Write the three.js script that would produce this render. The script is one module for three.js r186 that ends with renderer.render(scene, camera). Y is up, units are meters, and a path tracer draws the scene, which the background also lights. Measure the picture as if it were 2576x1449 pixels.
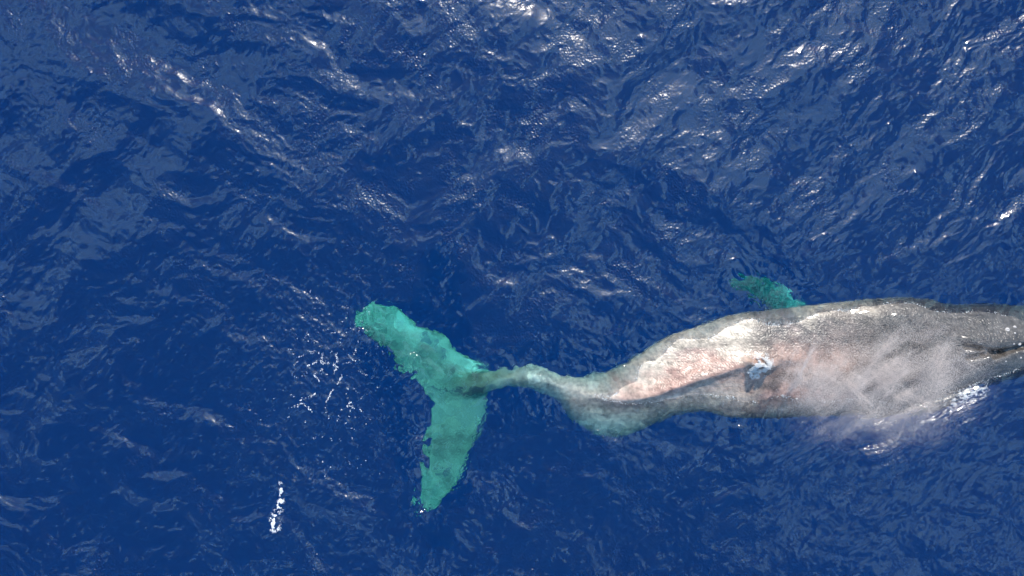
import * as THREE from 'three';

// ---------- camera, sky, sun, exposure ----------
const scene = new THREE.Scene();
const ALT = 18.6, HALF_W = 10.8, HALF_H = HALF_W * 9 / 16;          // a drone 18.6 m up, looking straight down
const camera = new THREE.PerspectiveCamera(2 * Math.atan(HALF_H / ALT) * 180 / Math.PI, 16 / 9, 0.5, 2000);
camera.position.set(0, ALT, 0);
camera.up.set(0, 0, -1);
camera.lookAt(0, 0, 0);
const renderer = new THREE.WebGLRenderer({ antialias: true });
renderer.toneMapping = THREE.LinearToneMapping;
renderer.toneMappingExposure = 1.2;
renderer.shadowMap.enabled = true;
const SUN_DIR = new THREE.Vector3(0.16, 1, -0.98).normalize();
const sun = new THREE.DirectionalLight(new THREE.Color().setRGB(1, 0.93, 0.83), 3.7);
sun.name = 'sun';
sun.position.copy(SUN_DIR).multiplyScalar(60);
sun.castShadow = true;
Object.assign(sun.shadow.camera, { left: -18, right: 18, top: 18, bottom: -18, near: 1, far: 140 });
sun.shadow.mapSize.set(4096, 4096);
scene.add(sun, sun.target);

// ---------- noise ----------
function mulberry(a) { return () => { a = (a + 0x6d2b79f5) | 0; let t = Math.imul(a ^ (a >>> 15), 1 | a); t = (t + Math.imul(t ^ (t >>> 7), 61 | t)) ^ t; return ((t ^ (t >>> 14)) >>> 0) / 4294967296; }; }
const rnd = mulberry(77);
const GX = new Float32Array(4096), GY = new Float32Array(4096);
for (let i = 0; i < 4096; i++) { const a = rnd() * Math.PI * 2; GX[i] = Math.cos(a); GY[i] = Math.sin(a); }
const hash = (x, y, s) => { let h = Math.imul(x, 374761393) ^ Math.imul(y, 668265263) ^ Math.imul(s, 974634777); h = Math.imul(h ^ (h >>> 13), 1274126177); return (h ^ (h >>> 16)) & 4095; };
// gradient noise; period > 0 makes it tile
function noise(x, y, s = 0, period = 0) {
  const x0 = Math.floor(x), y0 = Math.floor(y), fx = x - x0, fy = y - y0;
  const m = period > 0 ? (v) => ((v % period) + period) % period : (v) => v;
  const u = fx * fx * fx * (fx * (fx * 6 - 15) + 10), v = fy * fy * fy * (fy * (fy * 6 - 15) + 10);
  const a = hash(m(x0), m(y0), s), b = hash(m(x0 + 1), m(y0), s), c = hash(m(x0), m(y0 + 1), s), d = hash(m(x0 + 1), m(y0 + 1), s);
  const n0 = GX[a] * fx + GY[a] * fy, n1 = GX[b] * (fx - 1) + GY[b] * fy, n2 = GX[c] * fx + GY[c] * (fy - 1), n3 = GX[d] * (fx - 1) + GY[d] * (fy - 1);
  return (n0 + (n1 - n0) * u + (n2 + (n3 - n2) * u - n0 - (n1 - n0) * u) * v) * 1.5;
}
function fbm(x, y, oct, s = 0, gain = 0.5) { let t = 0, a = 1; for (let i = 0; i < oct; i++) { t += a * noise(x, y, s + i); x = x * 2.03 + 17.1; y = y * 2.03 - 9.7; a *= gain; } return t; }
const clamp = (x, a = 0, b = 1) => Math.min(b, Math.max(a, x));
const smooth = (x, a, b) => { const t = clamp((x - a) / (b - a)); return t * t * (3 - 2 * t); };
const lerp = (a, b, t) => a + (b - a) * t;

// ---------- sky: clear trade-wind blue with broken fair-weather cloud all round ----------
{
  const CLOUD = [18.4, -6.4];   // which part of the cloud field stands overhead
  const W = 1024, H = 512, data = new Float32Array(W * H * 4);
  for (let r = 0; r < H; r++) for (let c = 0; c < W; c++) {
    const el = ((r + 0.5) / H - 0.5) * Math.PI, az = ((c + 0.5) / W - 0.5) * 2 * Math.PI;
    const y = Math.sin(el), x = Math.cos(az) * Math.cos(el), z = Math.sin(az) * Math.cos(el), o = (r * W + c) * 4;
    const up = Math.max(0, y), air = Math.pow(1 - up, 2.2), cs = x * SUN_DIR.x + y * SUN_DIR.y + z * SUN_DIR.z, glow = 0.35 * Math.pow(Math.max(0, cs), 24);
    let R = lerp(0.03, 0.4, air) + glow, G = lerp(0.13, 0.62, air) + glow, B = lerp(0.4, 0.9, air) + glow;
    const k = 1.9 / (up + 0.25), n = fbm(x * k + CLOUD[0], (z + 0.4) * k + CLOUD[1], 5, 40, 0.5);
    const cl = smooth(n, 0.1, 0.34) * (0.84 + 0.5 * fbm(x * k * 3 + 5, z * k * 3, 3, 48)) * smooth(y, 0.02, 0.12);
    R = lerp(R, 0.6, cl); G = lerp(G, 1.08, cl); B = lerp(B, 1.5, cl);
    if (y < 0) { R = 0.1; G = 0.2; B = 0.35; }
    data[o] = R; data[o + 1] = G; data[o + 2] = B; data[o + 3] = 1;
  }
  const t = new THREE.DataTexture(data, W, H, THREE.RGBAFormat, THREE.FloatType);
  t.mapping = THREE.EquirectangularReflectionMapping; t.magFilter = THREE.LinearFilter; t.needsUpdate = true;
  scene.background = t; scene.environment = t;
}

// Survey units: the whale was measured on a 2576 x 1449 grid laid on the sea surface; at depth, places spread by the (apparent) distance.
const UNIT = 2 * HALF_W / 2576;
const mx = (X, y = 0) => (X - 1288) * UNIT * (y < 0 ? (ALT - y / 1.33) / ALT : (ALT - y) / ALT);
const mz = (Y, y = 0) => (Y - 724.5) * UNIT * (y < 0 ? (ALT - y / 1.33) / ALT : (ALT - y) / ALT);

// ---------- the sea ----------
const waves = [];
{
  const r = mulberry(5);
  const add = (sys, dir, spread, l0, l1, n, slope) => {
    for (let i = 0; i < n; i++) {
      const l = l0 * Math.pow(l1 / l0, (i + r()) / n), a = dir + (r() + r() + r() - 1.5) * spread, k = 2 * Math.PI / l;
      waves.push({ sys, kx: Math.cos(a) * k, kz: Math.sin(a) * k, a: slope / k, p: r() * 6.2832 });
    }
  };
  add(0, 1.98, 0.5, 4.6, 1.0, 12, 0.031);   // crests that run down to the right
  add(0, 1.98, 0.6, 1.0, 0.3, 14, 0.017);
  add(1, 0.90, 0.6, 3.6, 1.0, 12, 0.029);   // crests that run up to the right
  add(1, 0.90, 0.65, 1.0, 0.25, 16, 0.018);
}
const bell = (x, z, cx, cz, rx, rz, turn = 0) => { const c = Math.cos(turn), s = Math.sin(turn), dx = x - cx, dz = z - cz, u = (dx * c + dz * s) / rx, v = (-dx * s + dz * c) / rz; return Math.exp(-u * u - v * v); };
function seaHeight(x, z) {
  const wx = x + 0.28 * noise(x * 0.7, z * 0.7, 1) + 0.07 * noise(x * 2.9, z * 2.9, 2), wz = z + 0.28 * noise(x * 0.7 + 9, z * 0.7, 3) + 0.07 * noise(x * 2.9, z * 2.9 + 5, 4);
  const g = noise(x * 0.16, z * 0.16, 8), wA = clamp(0.72 - x * 0.035 + g * 0.7, 0.25, 1.15), wB = clamp(0.62 + x * 0.03 - g * 0.6, 0.2, 1.1);
  let h = 0;
  for (let i = 0; i < waves.length; i++) { const w = waves[i], s = Math.sin(w.kx * wx + w.kz * wz + w.p); h += (w.sys ? wB : wA) * w.a * (s + 0.18 * s * s); }
  // wind ripples: short, sharp-crested, uneven
  const patch = 0.55 + 0.6 * smooth(noise(x * 0.33, z * 0.33, 12), -0.35, 0.45);
  const tA = wx * 0.91 + wz * 0.41, nA = wz * 0.91 - wx * 0.41, tB = wx * 0.78 - wz * 0.62, nB = wx * 0.62 + wz * 0.78;
  h += wA * 0.024 * (0.4 - Math.abs(noise(tA * 0.7, nA * 1.7, 19))) + wB * 0.026 * (0.4 - Math.abs(noise(tB * 0.8, nB * 1.7, 18)));
  h += patch * (wA * 0.012 * (0.4 - Math.abs(noise(tA * 1.5, nA * 3.9, 20))) + wB * 0.013 * (0.4 - Math.abs(noise(tB * 1.7, nB * 3.9, 17))));
  h += patch * (wA * 0.006 * (0.4 - Math.abs(noise(tA * 3.7, nA * 8.3, 21))) + wB * 0.006 * (0.4 - Math.abs(noise(tB * 3.9, nB * 8.1, 16))));
  h += patch * 0.0030 * noise(wx * 12, wz * 13, 22);
  const f7 = noise(wx * 6.5, wz * 8, 24), f15 = noise(wx * 13, wz * 15, 25);
  if (f7 > 0) h += 0.022 * f7 * f7 * f7;
  if (f15 > 0) h += patch * 0.009 * f15 * f15 * f15;
  // churned water behind the flukes and along the whale
  const tip = Math.max(bell(x, z, -3.1, 0.75, 0.5, 0.45), bell(x, z, -2.0, 1.9, 0.35, 0.9), bell(x, z, -1.9, 3.3, 0.3, 1.4), bell(x, z, -1.9, 4.7, 0.4, 0.3), 0.7 * bell(x, z, 0.6, 1.7, 1.6, 0.4));
  if (tip > 0.02) h += tip * (0.03 * noise(x * 2.6, z * 2.6, 33) + 0.066 * noise(x * 4.6, z * 4.6, 34));
  const wake = Math.max(bell(x, z, -4.1, 1.6, 1.9, 2.7), 0.8 * bell(x, z, -4.6, 4.0, 1.6, 1.0), 0.5 * bell(x, z, -1.0, 2.9, 1.4, 1.0));
  if (wake > 0.02) h += wake * (0.026 * (0.3 - Math.abs(noise(x * 4.3, z * 4.3, 30))) + 0.018 * (0.3 - Math.abs(noise(x * 8.9, z * 8.9, 31))) + 0.004 * noise(x * 19, z * 19, 32));
  // steep little crests thrown off the whale's far flank
  const bow = bell(x, z, 8.3, 2.85, 2.6, 0.75, -0.25);
  if (bow > 0.02) { const q = x * 0.42 + z * 0.9 + 0.12 * noise(x * 1.3, z * 1.3, 35), c = Math.sin(q * 15); h += bow * (0.055 * c * Math.abs(c) * (0.6 + noise(x * 1.1, z * 2.1, 36)) + 0.008 * noise(x * 7, z * 9, 37)); }
  return h;
}
const axis = (half, cell, far) => {
  const out = [];
  for (let v = 0; v <= half; v += cell) out.push(v);
  let step = cell, v = out[out.length - 1];
  while (v < far) { step *= 1.22; v += step; out.push(v); }
  return Float64Array.from([...out.slice(1).reverse().map((a) => -a), ...out]);
};
{
  const ax = axis(13.2, 0.026, 420), az = axis(8.2, 0.026, 420), nx = ax.length, nz = az.length;
  const pos = new Float32Array(nx * nz * 3), nor = new Float32Array(nx * nz * 3), uv = new Float32Array(nx * nz * 2), idx = new Uint32Array((nx - 1) * (nz - 1) * 6);
  for (let j = 0, o = 0; j < nz; j++) for (let i = 0; i < nx; i++, o++) {
    const x = ax[i], z = az[j], far = smooth(Math.max(Math.abs(x) - 13, Math.abs(z) - 8), 0, 40);
    pos[o * 3] = x; pos[o * 3 + 1] = seaHeight(x, z) * (1 - 0.9 * far); pos[o * 3 + 2] = z;
    uv[o * 2] = x; uv[o * 2 + 1] = z;
  }
  for (let j = 0, o = 0; j < nz; j++) for (let i = 0; i < nx; i++, o++) {
    const i0 = Math.max(0, i - 1), i1 = Math.min(nx - 1, i + 1), j0 = Math.max(0, j - 1), j1 = Math.min(nz - 1, j + 1);
    const dx = (pos[(j * nx + i1) * 3 + 1] - pos[(j * nx + i0) * 3 + 1]) / (ax[i1] - ax[i0]), dz = (pos[(j1 * nx + i) * 3 + 1] - pos[(j0 * nx + i) * 3 + 1]) / (az[j1] - az[j0]);
    const l = 1 / Math.hypot(dx, 1, dz); nor[o * 3] = -dx * l; nor[o * 3 + 1] = l; nor[o * 3 + 2] = -dz * l;
  }
  let q = 0;
  for (let j = 0; j < nz - 1; j++) for (let i = 0; i < nx - 1; i++) { const a = j * nx + i, b = a + 1, c = a + nx, d = c + 1; idx[q++] = a; idx[q++] = c; idx[q++] = b; idx[q++] = b; idx[q++] = c; idx[q++] = d; }
  const geo = new THREE.BufferGeometry();
  geo.setAttribute('position', new THREE.BufferAttribute(pos, 3)); geo.setAttribute('normal', new THREE.BufferAttribute(nor, 3)); geo.setAttribute('uv', new THREE.BufferAttribute(uv, 2)); geo.setIndex(new THREE.BufferAttribute(idx, 1));
  // capillary ripples, too fine for the mesh
  const N = 1024, tile = 4.6, bytes = new Uint8Array(N * N * 4);
  for (let j = 0; j < N; j++) for (let i = 0; i < N; i++) {
    const u = i / N, v = j / N, s = 0.5 + 0.5 * noise(u * 6, v * 6, 60, 6), s2 = s * s * 1.8;
    const h = 0.5 + (0.1 + s2) * 0.30 * (0.3 - Math.abs(noise(u * 52, v * 52, 61, 52))) + s2 * 0.2 * noise(u * 104, v * 104, 62, 104);
    bytes.fill(clamp(h) * 255, (j * N + i) * 4, (j * N + i) * 4 + 3); bytes[(j * N + i) * 4 + 3] = 255;
  }
  const ripple = new THREE.DataTexture(bytes, N, N); ripple.wrapS = ripple.wrapT = THREE.RepeatWrapping; ripple.magFilter = THREE.LinearFilter; ripple.repeat.set(1 / tile, 1 / tile); ripple.needsUpdate = true;
  // wind-roughened sea, with the slick of smooth water that a whale leaves over itself
  const RW = 1024, RH = 640, RX = 26, RZ = 16.25, rb = new Uint8Array(RW * RH * 4);
  for (let j = 0; j < RH; j++) for (let i = 0; i < RW; i++) {
    const x = ((i + 0.5) / RW - 0.5) * RX, z = ((j + 0.5) / RH - 0.5) * RZ, n = 0.22 * fbm(x * 0.9, z * 0.9, 4, 66);
    const slick = Math.max(bell(x, z, -1.6, 2.4, 0.95, 2.7, 0.05), bell(x, z, -2.3, 1.3, 1.2, 0.9, 0.7), bell(x, z, 1.0, 2.1, 2.6, 0.9), bell(x, z, 6.2, 1.55, 6.0, 1.3, -0.1), bell(x, z, 5.3, 0.0, 1.0, 0.6)), q = lerp(0.285, 0.07, smooth(slick + n, 0.3, 0.5));
    rb.fill(q * 255, (j * RW + i) * 4, (j * RW + i) * 4 + 3); rb[(j * RW + i) * 4 + 3] = 255;
  }
  const rough = new THREE.DataTexture(rb, RW, RH); rough.magFilter = THREE.LinearFilter; rough.repeat.set(1 / RX, 1 / RZ); rough.offset.set(0.5, 0.5); rough.needsUpdate = true;
  const water = new THREE.Mesh(geo, new THREE.MeshPhysicalMaterial({
    name: 'sea water', color: 0xffffff, roughness: 1, roughnessMap: rough, transmission: 1, thickness: 20, ior: 1.37,
    attenuationColor: new THREE.Color().setRGB(0.5, 0.942, 0.975), attenuationDistance: 1,
    clearcoat: 1, clearcoatRoughness: 0.035, bumpMap: ripple, bumpScale: 0.017,
  }));
  water.name = 'sea_water'; water.userData = { kind: 'structure', label: 'rippled deep blue open sea seen from above', category: 'water' };
  water.receiveShadow = true; scene.add(water);

  const bedGeo = new THREE.PlaneGeometry(840, 840, 60, 60); bedGeo.rotateX(-Math.PI / 2);  // added floor: sends up the blue that deep water would scatter
  const bed = new THREE.Mesh(bedGeo, new THREE.MeshStandardMaterial({ name: 'pale scatter floor', color: new THREE.Color().setRGB(0.56, 0.56, 0.54), roughness: 1 }));
  bed.name = 'added_deep_floor'; bed.position.y = -20; bed.receiveShadow = true; bed.userData = { kind: 'structure', label: 'pale scatter floor far below, added in place of light scattered in deep water', category: 'added floor' };
  scene.add(bed);
}

// ---------- the whale ----------
// stations along the body: X, upper edge, ridge, lower edge (survey units); heights in metres: ridge, upper edge, lower edge, belly; keel exponents (upper, lower side)
const ST = [
  [1120, 958, 978, 998, -1.02, -1.12, -1.12, -1.24, 2.0, 2.0],
  [1170, 945, 973, 996, -0.82, -1.02, -1.02, -1.28, 2.0, 2.0],
  [1215, 935, 966, 989, -0.60, -0.88, -0.88, -1.32, 1.8, 1.8],
  [1260, 928, 956, 977, -0.42, -0.72, -0.74, -1.36, 1.7, 1.7],
  [1310, 920, 951, 975, -0.27, -0.58, -0.62, -1.42, 1.6, 1.6],
  [1360, 921, 958, 988, -0.17, -0.50, -0.66, -1.52, 1.5, 1.4],
  [1400, 932, 970, 1008, -0.11, -0.47, -0.76, -1.62, 1.4, 1.3],
  [1440, 944, 984, 1054, -0.07, -0.44, -0.62, -1.72, 1.8, 1.5],
  [1500, 941, 998, 1092, -0.06, -0.42, -0.68, -1.90, 2.0, 1.2],
  [1560, 922, 1004, 1101, 0.00, -0.34, -0.68, -2.05, 2.8, 1.1],
  [1620, 884, 998, 1081, 0.05, -0.18, -0.58, -2.15, 3.4, 1.05],
  [1690, 842, 974, 1050, 0.075, -0.14, -0.42, -2.2, 3.8, 1.1],
  [1765, 818, 948, 1036, 0.085, -0.13, -0.3, -2.2, 3.8, 1.3],
  [1850, 790, 922, 1052, 0.10, -0.15, -0.24, -2.2, 3.0, 1.7],
  [1960, 777, 903, 1053, 0.14, -0.17, -0.24, -2.2, 2.5, 2.1],
  [2110, 760, 896, 1045, 0.22, -0.18, -0.28, -2.2, 2.3, 2.2],
  [2260, 747, 892, 1045, 0.29, -0.2, -0.32, -2.2, 2.2, 2.1],
  [2340, 750, 890, 1035, 0.32, -0.34, -0.38, -2.15, 1.9, 1.9],
  [2400, 764, 888, 1015, 0.35, -0.36, -0.40, -2.1, 1.8, 1.8],
  [2470, 762, 884, 974, 0.36, -0.42, -0.42, -2.0, 1.7, 1.9],
  [2576, 768, 872, 948, 0.27, -0.46, -0.42, -1.85, 1.7, 1.9],
  [2700, 790, 866, 930, 0.14, -0.44, -0.42, -1.6, 1.9, 2.0],
  [2830, 825, 860, 893, -0.05, -0.4, -0.4, -1.1, 2.0, 2.0],
  [2880, 845, 858, 870, -0.2, -0.42, -0.42, -0.75, 2.0, 2.0],
];
const catmull = (a, b, c, d, t) => 0.5 * (2 * b + (c - a) * t + (2 * a - 5 * b + 4 * c - d) * t * t + (3 * b - a - 3 * c + d) * t * t * t);
const section = (X) => {
  let i = 0; while (i < ST.length - 2 && X > ST[i + 1][0]) i++;
  const t = clamp((X - ST[i][0]) / (ST[i + 1][0] - ST[i][0])), A = ST[Math.max(0, i - 1)], B = ST[i], C = ST[i + 1], D = ST[Math.min(ST.length - 1, i + 2)];
  const v = B.map((_, k) => (k ? catmull(A[k], B[k], C[k], D[k], t) : X));
  return { zU: mz(v[1], v[5]), zR: mz(v[2], v[4]), zL: mz(v[3], v[6]), yT: v[4], yU: v[5], yL: v[6], yB: v[7], pU: v[8], pL: v[9] };
};
// thin limbs: an outline in survey units, a middle surface and a thickness
const limb = (outline, depth, thick, round) => {
  const pts = outline.map(([X, Y]) => [mx(X, depth(X, Y)), mz(Y, depth(X, Y))]), n = pts.length;
  let x0 = 1e9, x1 = -1e9, z0 = 1e9, z1 = -1e9;
  for (const [x, z] of pts) { x0 = Math.min(x0, x); x1 = Math.max(x1, x); z0 = Math.min(z0, z); z1 = Math.max(z1, z); }
  const dist = (x, z) => {
    let d = 1e9, s = 1;
    for (let i = 0, j = n - 1; i < n; j = i++) {
      const ex = pts[j][0] - pts[i][0], ez = pts[j][1] - pts[i][1], wx = x - pts[i][0], wz = z - pts[i][1], t = clamp((wx * ex + wz * ez) / (ex * ex + ez * ez));
      const bx = wx - ex * t, bz = wz - ez * t; d = Math.min(d, bx * bx + bz * bz);
      const c1 = z >= pts[i][1], c2 = z < pts[j][1], c3 = ex * wz > ez * wx;
      if ((c1 && c2 && c3) || (!c1 && !c2 && !c3)) s = -s;
    }
    return s * Math.sqrt(d);
  };
  return (x, z) => {      // { d: planform distance, t: half thickness, y: middle surface } or null when far off
    if (x < x0 - 0.4 || x > x1 + 0.4 || z < z0 - 0.4 || z > z1 + 0.4) return null;
    const d = dist(x, z), X = x / UNIT / 1.045 + 1288, Y = z / UNIT / 1.045 + 724.5;
    return { d, t: thick * Math.sqrt(clamp(-d / round, 0, 1)), y: depth(X, Y) };
  };
};
const fluke = limb([
  [884, 806], [903, 776], [938, 763], [975, 764], [1005, 770], [1028, 788], [1058, 808], [1098, 829], [1128, 848], [1152, 882], [1190, 903], [1236, 926],
  [1250, 955], [1228, 1000], [1220, 1040], [1205, 1088], [1185, 1130], [1168, 1176], [1150, 1222], [1113, 1260], [1080, 1288], [1062, 1294], [1044, 1272],
  [1058, 1222], [1067, 1180], [1064, 1140], [1074, 1095], [1082, 1045], [1094, 1012], [1078, 996], [1066, 978], [1040, 940], [1016, 948], [1000, 915], [975, 880], [928, 852], [902, 836],
], (X, Y) => { const v = (Y - 985) / 300; return -1.18 + 0.1 * v - 0.32 * v * v * (v < 0 ? 0.9 : 0.8) + 0.0004 * (X - 1120); }, 0.11, 0.45);
const flipper = limb([
  [2040, 790], [2010, 762], [1985, 742], [1955, 722], [1925, 708], [1890, 700], [1855, 696], [1832, 700], [1826, 712], [1845, 726], [1875, 742], [1905, 766], [1935, 800], [1990, 830], [2060, 830],
], (X) => -3.4 + 0.009 * (X - 1830), 0.12, 0.3);
const smin = (a, b, k) => { const h = clamp(0.5 + 0.5 * (b - a) / k); return b + (a - b) * h - k * h * (1 - h); };
const segDist = (x, z, ax, az, bx, bz) => { const ex = bx - ax, ez = bz - az, t = clamp(((x - ax) * ex + (z - az) * ez) / (ex * ex + ez * ez)); return [Math.hypot(x - ax - ex * t, z - az - ez * t), t]; };
const S = (X, Y, y = 0.4) => [mx(X, y), mz(Y, y)];
const slits = [[S(2432, 871), S(2470, 877)], [S(2470, 877), S(2512, 884)], [S(2438, 900), S(2475, 892)], [S(2475, 892), S(2512, 885)]];
const groove = [[S(2505, 897), S(2530, 886)], [S(2530, 886), S(2590, 872)]];
const swell = [[2480, 852, 0.55, 0.22, 0.10], [2465, 886, 0.3, 0.09, 0.07], [2490, 912, 0.5, 0.2, 0.07]];
function surfaceLift(x, z) {     // bumps and grooves of the back, in metres of height
  let h = 0;
  if (x > 8.6) {
    for (const [X, Y, a, b, up] of swell) { const [cx, cz] = S(X, Y); h += up * bell(x, z, cx, cz, a, b, -0.08); }
    for (const [a, b] of slits) { const [d] = segDist(x, z, a[0], a[1], b[0], b[1]); h -= 0.13 * Math.exp(-((d / 0.05) ** 2)); }
    for (const [a, b] of groove) { const [d] = segDist(x, z, a[0], a[1], b[0], b[1]); h -= 0.16 * Math.exp(-((d / 0.065) ** 2)); }
  }
  h += 0.035 * fbm(x * 0.9, z * 1.9, 4, 70);
  return h;
}
const KEEL = [[1380, 0], [1440, 0.03], [1500, 0.07], [1560, 0.1], [1620, 0.15], [1690, 0.19], [1765, 0.21], [1850, 0.19], [1930, 0.13], [2010, 0.06], [2110, 0]];
const keelAt = (X) => { if (X <= KEEL[0][0] || X >= KEEL[KEEL.length - 1][0]) return 0; let i = 0; while (X > KEEL[i + 1][0]) i++; return lerp(KEEL[i][1], KEEL[i + 1][1], (X - KEEL[i][0]) / (KEEL[i + 1][0] - KEEL[i][0])); };
const finBase = S(1905, 915, 0.3);
function makeWhale() {
  const h = 0.027, X0 = mx(870, -1.3), X1 = mx(2890), Z0 = mz(680, -2), Z1 = mz(1310, -1.5), Y0 = -3.7, Y1 = 0.75;
  const nx = Math.ceil((X1 - X0) / h), ny = Math.ceil((Y1 - Y0) / h), nz = Math.ceil((Z1 - Z0) / h), F = new Float32Array(nx * ny * nz);
  for (let i = 0; i < nx; i++) {
    const x = X0 + i * h, s = section(x / UNIT + 1288), keel = keelAt(x / UNIT + 1288), body = x > mx(1121, -1.1), end = x > mx(2878);
    for (let k = 0; k < nz; k++) {
      const z = Z0 + k * h, fl = x < 0 ? fluke(x, z) : null, fp = x > 3.5 && x < 7.5 ? flipper(x, z) : null, dz = z - s.zR, lift = surfaceLift(x, z) + keel * (dz < 0 ? Math.exp(-Math.pow(-dz / 0.34, 1.5)) : Math.exp(-Math.pow(dz / 0.15, 1.7)));
      const up = z < s.zR, half = up ? s.zR - s.zU : s.zL - s.zR, u = Math.abs(z - s.zR) / half, yE = up ? s.yU : s.yL, pu = Math.pow(u, up ? s.pU : s.pL), pd = Math.pow(u, 2.4);
      let fin = 1e9;
      const fx = (x - finBase[0]) / 0.42, fz = z - finBase[1] - 0.03 * fx;
      for (let j = 0, o = (i * nz + k) * ny; j < ny; j++, o++) {
        const y = Y0 + j * h;
        let f = 0.3;
        if (body && !end && u < 1.6) {
          const yy = y - lift;
          if (yy > yE) { const v = (yy - yE) / (s.yT - yE); f = (Math.pow(pu + Math.pow(v, 1.7), 0.55) - 1) * 0.32; }
          else { const v = (yE - yy) / (yE - s.yB); f = (Math.pow(pd + Math.pow(v, 2), 0.5) - 1) * 0.45; }
        }
        if (fl) { const g = fl.d > 0 ? Math.hypot(fl.d, Math.abs(y - fl.y)) : Math.abs(y - fl.y) - fl.t; f = smin(f, Math.min(g, 0.3), 0.16); }
        if (fp) { const g = fp.d > 0 ? Math.hypot(fp.d, Math.abs(y - fp.y)) : Math.abs(y - fp.y) - fp.t; f = smin(f, Math.min(g, 0.3), 0.12); }
        if (Math.abs(fx) < 1.4 && y > -0.1) {     // small hooked dorsal fin
          const top = 0.44 - 0.2 * Math.max(0, fx) - 0.5 * Math.max(0, -fx) * Math.max(0, -fx);
          fin = Math.hypot(Math.max(0, Math.abs(fx) - 0.9) * 0.4, fz * 1.0, Math.max(0, y - top)) - 0.05;
          f = smin(f, Math.min(fin, 0.3), 0.1);
        }
        F[o] = f;
      }
    }
  }
  const cell = new Int32Array(nx * ny * nz).fill(-1), pos = [], idx = [], at = (i, k, j) => (i * nz + k) * ny + j;
  const C = [[0, 0, 0], [1, 0, 0], [0, 1, 0], [1, 1, 0], [0, 0, 1], [1, 0, 1], [0, 1, 1], [1, 1, 1]], E = [[0, 1], [2, 3], [4, 5], [6, 7], [0, 2], [1, 3], [4, 6], [5, 7], [0, 4], [1, 5], [2, 6], [3, 7]];
  const v = new Float32Array(8);
  for (let i = 0; i < nx - 1; i++) for (let k = 0; k < nz - 1; k++) for (let j = 0; j < ny - 1; j++) {
    let m = 0;
    for (let c = 0; c < 8; c++) { v[c] = F[at(i + C[c][0], k + C[c][1], j + C[c][2])]; if (v[c] < 0) m++; }
    if (m === 0 || m === 8) continue;
    let n = 0, a = 0, b = 0, d = 0;
    for (const [p, q] of E) if (v[p] < 0 !== v[q] < 0) { const t = v[p] / (v[p] - v[q]); a += C[p][0] + (C[q][0] - C[p][0]) * t; b += C[p][1] + (C[q][1] - C[p][1]) * t; d += C[p][2] + (C[q][2] - C[p][2]) * t; n++; }
    cell[at(i, k, j)] = pos.length / 3;
    pos.push(X0 + (i + a / n) * h, Y0 + (j + d / n) * h, Z0 + (k + b / n) * h);
  }
  const quad = (a, b, c, d, flip) => { if (a < 0 || b < 0 || c < 0 || d < 0) return; if (flip) idx.push(a, c, b, a, d, c); else idx.push(a, b, c, a, c, d); };
  for (let i = 1; i < nx - 1; i++) for (let k = 1; k < nz - 1; k++) for (let j = 1; j < ny - 1; j++) {
    const s = F[at(i, k, j)] < 0;
    if (s !== F[at(i + 1, k, j)] < 0) quad(cell[at(i, k - 1, j - 1)], cell[at(i, k, j - 1)], cell[at(i, k, j)], cell[at(i, k - 1, j)], s);
    if (s !== F[at(i, k + 1, j)] < 0) quad(cell[at(i - 1, k, j - 1)], cell[at(i, k, j - 1)], cell[at(i, k, j)], cell[at(i - 1, k, j)], !s);
    if (s !== F[at(i, k, j + 1)] < 0) quad(cell[at(i - 1, k - 1, j)], cell[at(i, k - 1, j)], cell[at(i, k, j)], cell[at(i - 1, k, j)], s);
  }
  // relax once: removes grid terracing
  for (let pass = 0; pass < 2; pass++) {
    const sum = new Float32Array(pos.length), cnt = new Float32Array(pos.length / 3);
    for (let t = 0; t < idx.length; t += 3) for (let e = 0; e < 3; e++) { const a = idx[t + e], b = idx[t + (e + 1) % 3]; for (let c = 0; c < 3; c++) { sum[a * 3 + c] += pos[b * 3 + c]; sum[b * 3 + c] += pos[a * 3 + c]; } cnt[a]++; cnt[b]++; }
    for (let p = 0; p < cnt.length; p++) if (cnt[p]) for (let c = 0; c < 3; c++) pos[p * 3 + c] = lerp(pos[p * 3 + c], sum[p * 3 + c] / cnt[p], 0.45);
  }
  const g = new THREE.BufferGeometry(), uv = new Float32Array(pos.length / 3 * 2);
  for (let p = 0; p < pos.length / 3; p++) { uv[p * 2] = pos[p * 3]; uv[p * 2 + 1] = pos[p * 3 + 2]; }
  g.setAttribute('position', new THREE.BufferAttribute(Float32Array.from(pos), 3)); g.setAttribute('uv', new THREE.BufferAttribute(uv, 2)); g.setIndex(idx); g.computeVertexNormals();
  return g;
}
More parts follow.
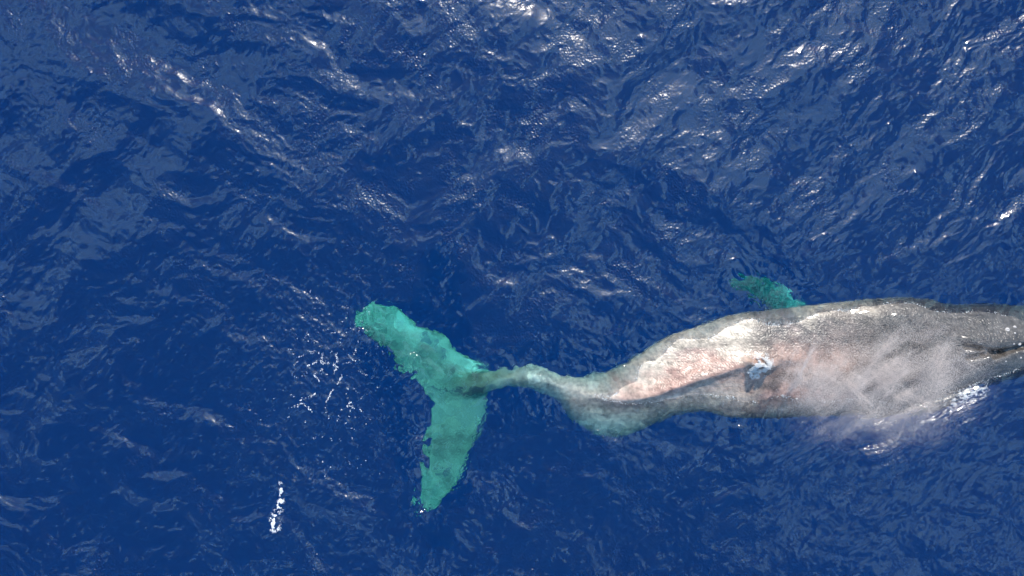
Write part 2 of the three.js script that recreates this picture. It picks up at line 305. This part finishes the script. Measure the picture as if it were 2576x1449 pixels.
// skin: uv are metres along and across the whale
const SK = { x0: -3.8, z0: -0.6, w: 18.0, d: 6.4, nx: 2048, nz: 1024 };
function skinTextures() {
  const { x0, z0, w, d, nx, nz } = SK, col = new Uint8Array(nx * nz * 4), bmp = new Uint8Array(nx * nz * 4);
  const put = (c, o) => { for (let k = 0; k < 3; k++) { const l = clamp(c[k]); col[o + k] = 255 * (l <= 0.0031308 ? l * 12.92 : 1.055 * Math.pow(l, 1 / 2.4) - 0.055); } col[o + 3] = 255; };
  const mix = (a, b, t) => [lerp(a[0], b[0], t), lerp(a[1], b[1], t), lerp(a[2], b[2], t)];
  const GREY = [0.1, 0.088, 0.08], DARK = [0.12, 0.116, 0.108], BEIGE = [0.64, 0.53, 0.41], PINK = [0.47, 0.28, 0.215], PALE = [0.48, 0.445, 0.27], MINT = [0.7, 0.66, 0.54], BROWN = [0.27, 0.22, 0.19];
  for (let j = 0; j < nz; j++) for (let i = 0; i < nx; i++) {
    const x = x0 + (i + 0.5) / nx * w, z = z0 + (j + 0.5) / nz * d, o = (j * nx + i) * 4, X = x / UNIT + 1288, Y = z / UNIT + 724.5;
    const n1 = fbm(x * 0.9, z * 1.3, 5, 80), n2 = fbm(x * 3.3, z * 4.1, 4, 90), n3 = fbm(x * 11, z * 13, 3, 100), n4 = noise(x * 60, z * 60, 110);
    const wX = X + 60 * n1 + 18 * n2, wY = Y + 26 * n1 + 10 * n2;
    let c = mix(mix(PALE, MINT, smooth(wX, 1210, 1330)), BEIGE, smooth(wX, 1480, 1640));
    c = mix(c, GREY, smooth(wX, 1760, 1930) * smooth(wY + 0.1 * (wX - 1800), 790, 835));                           // dark back
    c = mix(c, BEIGE, 0.8 * bell(wX, wY, 2090, 765, 150, 24) + 0.35 * bell(wX, wY, 2230, 770, 120, 30));           // pale flank above the flipper
    c = mix(c, BROWN, 0.8 * smooth(n1 + 0.5 * n2, 0.0, 0.45) * smooth(wX, 1420, 1500) * (1 - smooth(wX, 2000, 2150)));           // brown mottling of the flanks
    c = mix(c, PINK, clamp(1.1 * bell(wX, wY, 1735, 945, 260, 42, -0.28) + 0.95 * bell(wX, wY, 2010, 1005, 130, 34) + 0.9 * bell(wX, wY, 2070, 915, 90, 36)));
    c = mix(c, GREY, smooth(wX, 2150, 2260) * 0.9);
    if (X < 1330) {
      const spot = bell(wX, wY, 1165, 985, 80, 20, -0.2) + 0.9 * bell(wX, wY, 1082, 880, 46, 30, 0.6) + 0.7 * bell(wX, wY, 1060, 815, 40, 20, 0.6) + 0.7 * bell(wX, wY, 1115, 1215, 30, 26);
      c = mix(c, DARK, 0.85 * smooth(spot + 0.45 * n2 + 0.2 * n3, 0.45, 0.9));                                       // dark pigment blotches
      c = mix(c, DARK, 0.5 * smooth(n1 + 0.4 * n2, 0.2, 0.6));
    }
    c = mix(c, [0.34, 0.33, 0.24], (1 - smooth(Y + 6 * n2, 772 - 0.05 * (X - 1900), 784 - 0.05 * (X - 1900))) * smooth(X, 1790, 1815) * (1 - smooth(X, 2010, 2040)));   // flipper
    const mott = (X < 1330 ? 1 + 0.55 * n1 : 1) + (X < 1330 ? 0.3 * n2 + 0.12 * n3 : 0.38 * n2 + 0.34 * n3 + 0.1 * n4);
    c = c.map((q) => q * mott);
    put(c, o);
    // relief: fine grain everywhere, runnels of water on the wet back, vertical creases on the flank
    const wet = 0.18 * smooth(X, 1560, 1700) + bell(X, Y, 2290, 845, 170, 52) + 0.6 * bell(X, Y, 2380, 1000, 110, 30), crease = bell(X, Y, 1900, 1015, 130, 34) + 0.6 * bell(X, Y, 1800, 930, 180, 26);
    let hgt = 0.5 + 0.012 * n3 + 0.016 * n2;
    hgt += wet * 0.62 * (0.35 - Math.abs(noise(x * 17, z * 17, 120))) + wet * 0.34 * (0.3 - Math.abs(noise(x * 34, z * 34, 121)));
    hgt += crease * 0.13 * (0.35 - Math.abs(noise(x * 15 + n3, z * 2.2, 122)));
    hgt += 0.06 * smooth(X, 1560, 1700) * (0.3 - Math.abs(noise(x * 5 + n2, z * 21 + n2 * 2, 123)));
    bmp.fill(clamp(hgt) * 255, o, o + 3); bmp[o + 3] = 255;
  }
  const tex = (data, srgb) => { const t = new THREE.DataTexture(data, nx, nz); t.magFilter = THREE.LinearFilter; if (srgb) t.colorSpace = THREE.SRGBColorSpace; t.repeat.set(1 / w, 1 / d); t.offset.set(-x0 / w, -z0 / d); t.needsUpdate = true; return t; };
  return [tex(col, true), tex(bmp, false)];
}
{
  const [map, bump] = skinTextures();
  const whale = new THREE.Group();
  whale.name = 'humpback_whale';
  whale.userData = { label: 'grey humpback whale at the surface with pale tail flukes under clear water', category: 'whale' };
  scene.add(whale);
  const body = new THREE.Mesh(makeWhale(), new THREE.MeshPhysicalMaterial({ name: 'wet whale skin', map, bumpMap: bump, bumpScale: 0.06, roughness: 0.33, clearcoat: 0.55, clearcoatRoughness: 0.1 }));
  body.name = 'body'; body.castShadow = body.receiveShadow = true; whale.add(body);
}

// ---------- water in the air, foam, and white specks in place of glints ----------
const body = scene.getObjectByName('body'), P = body.geometry.attributes.position;
const HC = 0.05, topOf = new Map();
for (let i = 0; i < P.count; i++) { const k = Math.round(P.getX(i) / HC) * 10007 + Math.round(P.getZ(i) / HC); topOf.set(k, Math.max(topOf.get(k) ?? -9, P.getY(i))); }
const skinTop = (x, z) => topOf.get(Math.round(x / HC) * 10007 + Math.round(z / HC)) ?? -9;
const gauss = (r) => Math.sqrt(-2 * Math.log(r() + 1e-9)) * Math.cos(6.2832 * r());
const dropGeo = new THREE.IcosahedronGeometry(1, 1), mistGeo = new THREE.IcosahedronGeometry(1, 0);
const foamMat = new THREE.MeshStandardMaterial({ name: 'white foam', color: new THREE.Color().setRGB(0.93, 0.92, 0.9), roughness: 0.5 });
const mistMat = new THREE.MeshStandardMaterial({ name: 'fine spray', color: new THREE.Color().setRGB(0.8, 0.68, 0.61), roughness: 0.9 });
function scatter(name, label, category, list, geo, mat) {       // list of [x, y, z, radius, squash]
  const m = new THREE.InstancedMesh(geo, mat, list.length), t = new THREE.Object3D(), r = mulberry(9);
  list.forEach(([x, y, z, rad, sq = 1], i) => { t.position.set(x, y, z); t.rotation.set(0, r() * 6.28, 0); t.scale.set(rad * (0.7 + 0.8 * r()), rad * sq, rad * (0.7 + 0.8 * r())); t.updateMatrix(); m.setMatrixAt(i, t.matrix); });
  m.name = name; m.userData = { kind: 'stuff', label, category }; m.castShadow = m.receiveShadow = true; scene.add(m);
}
{ // the blow: a drifting cloud of fine droplets over the back
  const r = mulberry(21), list = [];
  for (let p = 0; p < 420; p++) {
    const along = r(), tail = p % 4 === 0, y = 0.5 + 1.1 * r();
    let X = lerp(2420, 2040, Math.pow(along, 0.85)) + 34 * gauss(r), Y = lerp(925, 960, along) + 42 * gauss(r);
    if (tail) { X = 2230 + 60 * gauss(r); Y = 1000 + 85 * r() + 10 * gauss(r); }
    const cx = mx(X, y), cz = mz(Y, y), sg = (tail ? 0.2 : 0.22) * (0.6 + 0.9 * r()), n = (tail ? 900 : 1850) * (0.4 + 1.2 * r());
    for (let i = 0; i < n; i++) { let x = cx + sg * 1.3 * gauss(r), z = cz + sg * gauss(r); const yy = y + sg * 0.9 * gauss(r), wz = fbm(x * 1.4, z * 1.4 + yy, 3, 190), wy = fbm(x * 1.4 + 7, z * 1.4 - yy, 3, 195); if (p % 5 < 3) { x += 0.26 * wz; z += 0.22 * wy; } if (fbm(x * 2.2, z * 2.8 + yy, 3, 200) < 0.6 * (r() - 0.85)) continue; if (yy > Math.max(0.12, skinTop(x, z) + 0.05)) list.push([x, yy, z, 0.0013 + 0.0009 * r()]); }
  }
  scatter('blow_mist', 'pale cloud of fine spray drifting over the whale back beside the blowholes', 'spray', list, mistGeo, mistMat);
}
const settle = (x, z) => Math.max(seaHeight(x, z), skinTop(x, z));
{ // white water broken by the dorsal fin
  const r = mulberry(31), list = [];
  for (let i = 0; i < 42000; i++) {
    const a = r(), X = lerp(1887, 1922, r()) + 5 * gauss(r) + 16 * a, Y = lerp(944, 900, a) + 6 * gauss(r), x = mx(X, 0.3), z = mz(Y, 0.3);
    const n = 0.62 - 1.3 * Math.abs(noise(x * 7, z * 7, 140)) - 0.8 * Math.abs(noise(x * 16, z * 16, 141)) - 0.5 * Math.abs(a - 0.45);
    if (n < 0.35 * (r() - 0.5)) continue;
    list.push([x, settle(x, z) + 0.02 + 0.17 * r() * r(), z, 0.0018 + 0.0035 * r() * r()]);
  }
  scatter('fin_splash', 'small burst of white water at the dorsal fin', 'splash', list, dropGeo, foamMat);
}
{ // white water pushed up where the shoulder meets the sea
  const r = mulberry(33), list = [];
  for (let i = 0; i < 9000; i++) {
    const a = r(), X = lerp(2385, 2468, a) + 10 * gauss(r), Y = lerp(1016, 978, a) + 9 * gauss(r), x = mx(X), z = mz(Y), n = fbm(x * 9, z * 12, 3, 150);
    if (n < 0.5 * (r() - 0.35) + 0.4 * Math.abs(a - 0.75)) continue;
    list.push([x, settle(x, z) + 0.004 + 0.05 * r() * r(), z, 0.002 + 0.005 * r() * r(), 0.7]);
  }
  scatter('shoulder_foam', 'patch of white foam where the whale shoulder meets the water', 'foam', list, dropGeo, foamMat);
}
{ // a streak of foam left astern of the lower fluke
  const r = mulberry(35), list = [];
  for (let i = 0; i < 9500; i++) {
    const a = r(), X = lerp(706, 689, a) + (2.5 + 4.5 * a) * gauss(r) + 5 * Math.sin(a * 7), Y = lerp(1205, 1334, Math.pow(a, 0.6)) + 3 * gauss(r), x = mx(X), z = mz(Y), n = fbm(x * 12, z * 9, 3, 160);
    if (n < 0.6 * (r() - 0.35) + 0.17 - 0.3 * smooth(a, 0.8, 1)) continue;
    list.push([x, seaHeight(x, z) + 0.003, z, 0.002 + 0.0055 * r() * r(), 0.45]);
  }
  scatter('foam_streak', 'short streak of white foam on the water behind the lower fluke', 'foam', list, dropGeo, foamMat);
}
{ // white specks in place of sun glints on the churned water behind the tail
  const r = mulberry(37), list = [];
  for (let i = 0; i < 9000; i++) {
    const X = 830 + 60 * gauss(r), Y = 960 + 95 * gauss(r), x = mx(X), z = mz(Y), n = Math.abs(noise(x * 2.6, z * 2.2, 170)) + 0.35 * Math.abs(noise(x * 7, z * 7, 171));
    if (n > 0.1) continue;
    list.push([x, seaHeight(x, z) + 0.002, z, 0.004 + 0.007 * r() * r(), 0.45]);
  }
  scatter('wake_glint_specks', 'scattered white specks standing in for sun glints on the churned water behind the tail flukes', 'foam', list, dropGeo, foamMat);
}
{ // white beads in place of the bright light lines along the waterline
  const r = mulberry(39), list = [];
  for (let i = 0; i < P.count; i++) {
    const x = P.getX(i), y = P.getY(i), z = P.getZ(i);
    if (x < 1.2 || y < -0.12 || y > 0.12) continue;
    const d = y - seaHeight(x, z);
    if (Math.abs(d) > 0.012 || fbm(x * 2.2, z * 2.2, 3, 180) < -0.02) continue;
    list.push([x + 0.03 * gauss(r), seaHeight(x, z) + 0.003, z + 0.02 * gauss(r), 0.004 + 0.006 * r() * r(), 0.6]);
  }
  scatter('waterline_light_beads', 'thin broken line of white beads standing in for bright light where the sea laps the whale flank', 'foam', list, dropGeo, foamMat);
}
// acorn barnacles on the head and back
{
  const whale = scene.getObjectByName('humpback_whale'), geo = new THREE.LatheGeometry([[1, 0], [0.86, 0.3], [0.6, 0.62], [0.42, 0.7], [0.3, 0.62], [0.22, 0.35], [0, 0.3]].map(([a, b]) => new THREE.Vector2(a, b)), 14);
  const mat = new THREE.MeshStandardMaterial({ name: 'barnacle shell', color: new THREE.Color().setRGB(0.66, 0.6, 0.56), roughness: 0.8 });
  [[2536, 830, 0.05], [2558, 824, 0.038], [2562, 865, 0.036], [2545, 864, 0.024], [2164, 949, 0.042], [2552, 838, 0.022], [2500, 812, 0.02], [2570, 900, 0.022], [2526, 908, 0.018]].forEach(([X, Y, s], i) => {
    const x = mx(X, 0.25), z = mz(Y, 0.25), b = new THREE.Mesh(geo, mat);
    b.name = i ? 'barnacle_' + String(i).padStart(3, '0') : 'barnacle'; b.scale.set(s, s * 0.8, s); b.position.set(x, skinTop(x, z) - 0.012, z); b.castShadow = b.receiveShadow = true; whale.add(b);
  });
}
renderer.render(scene, camera);
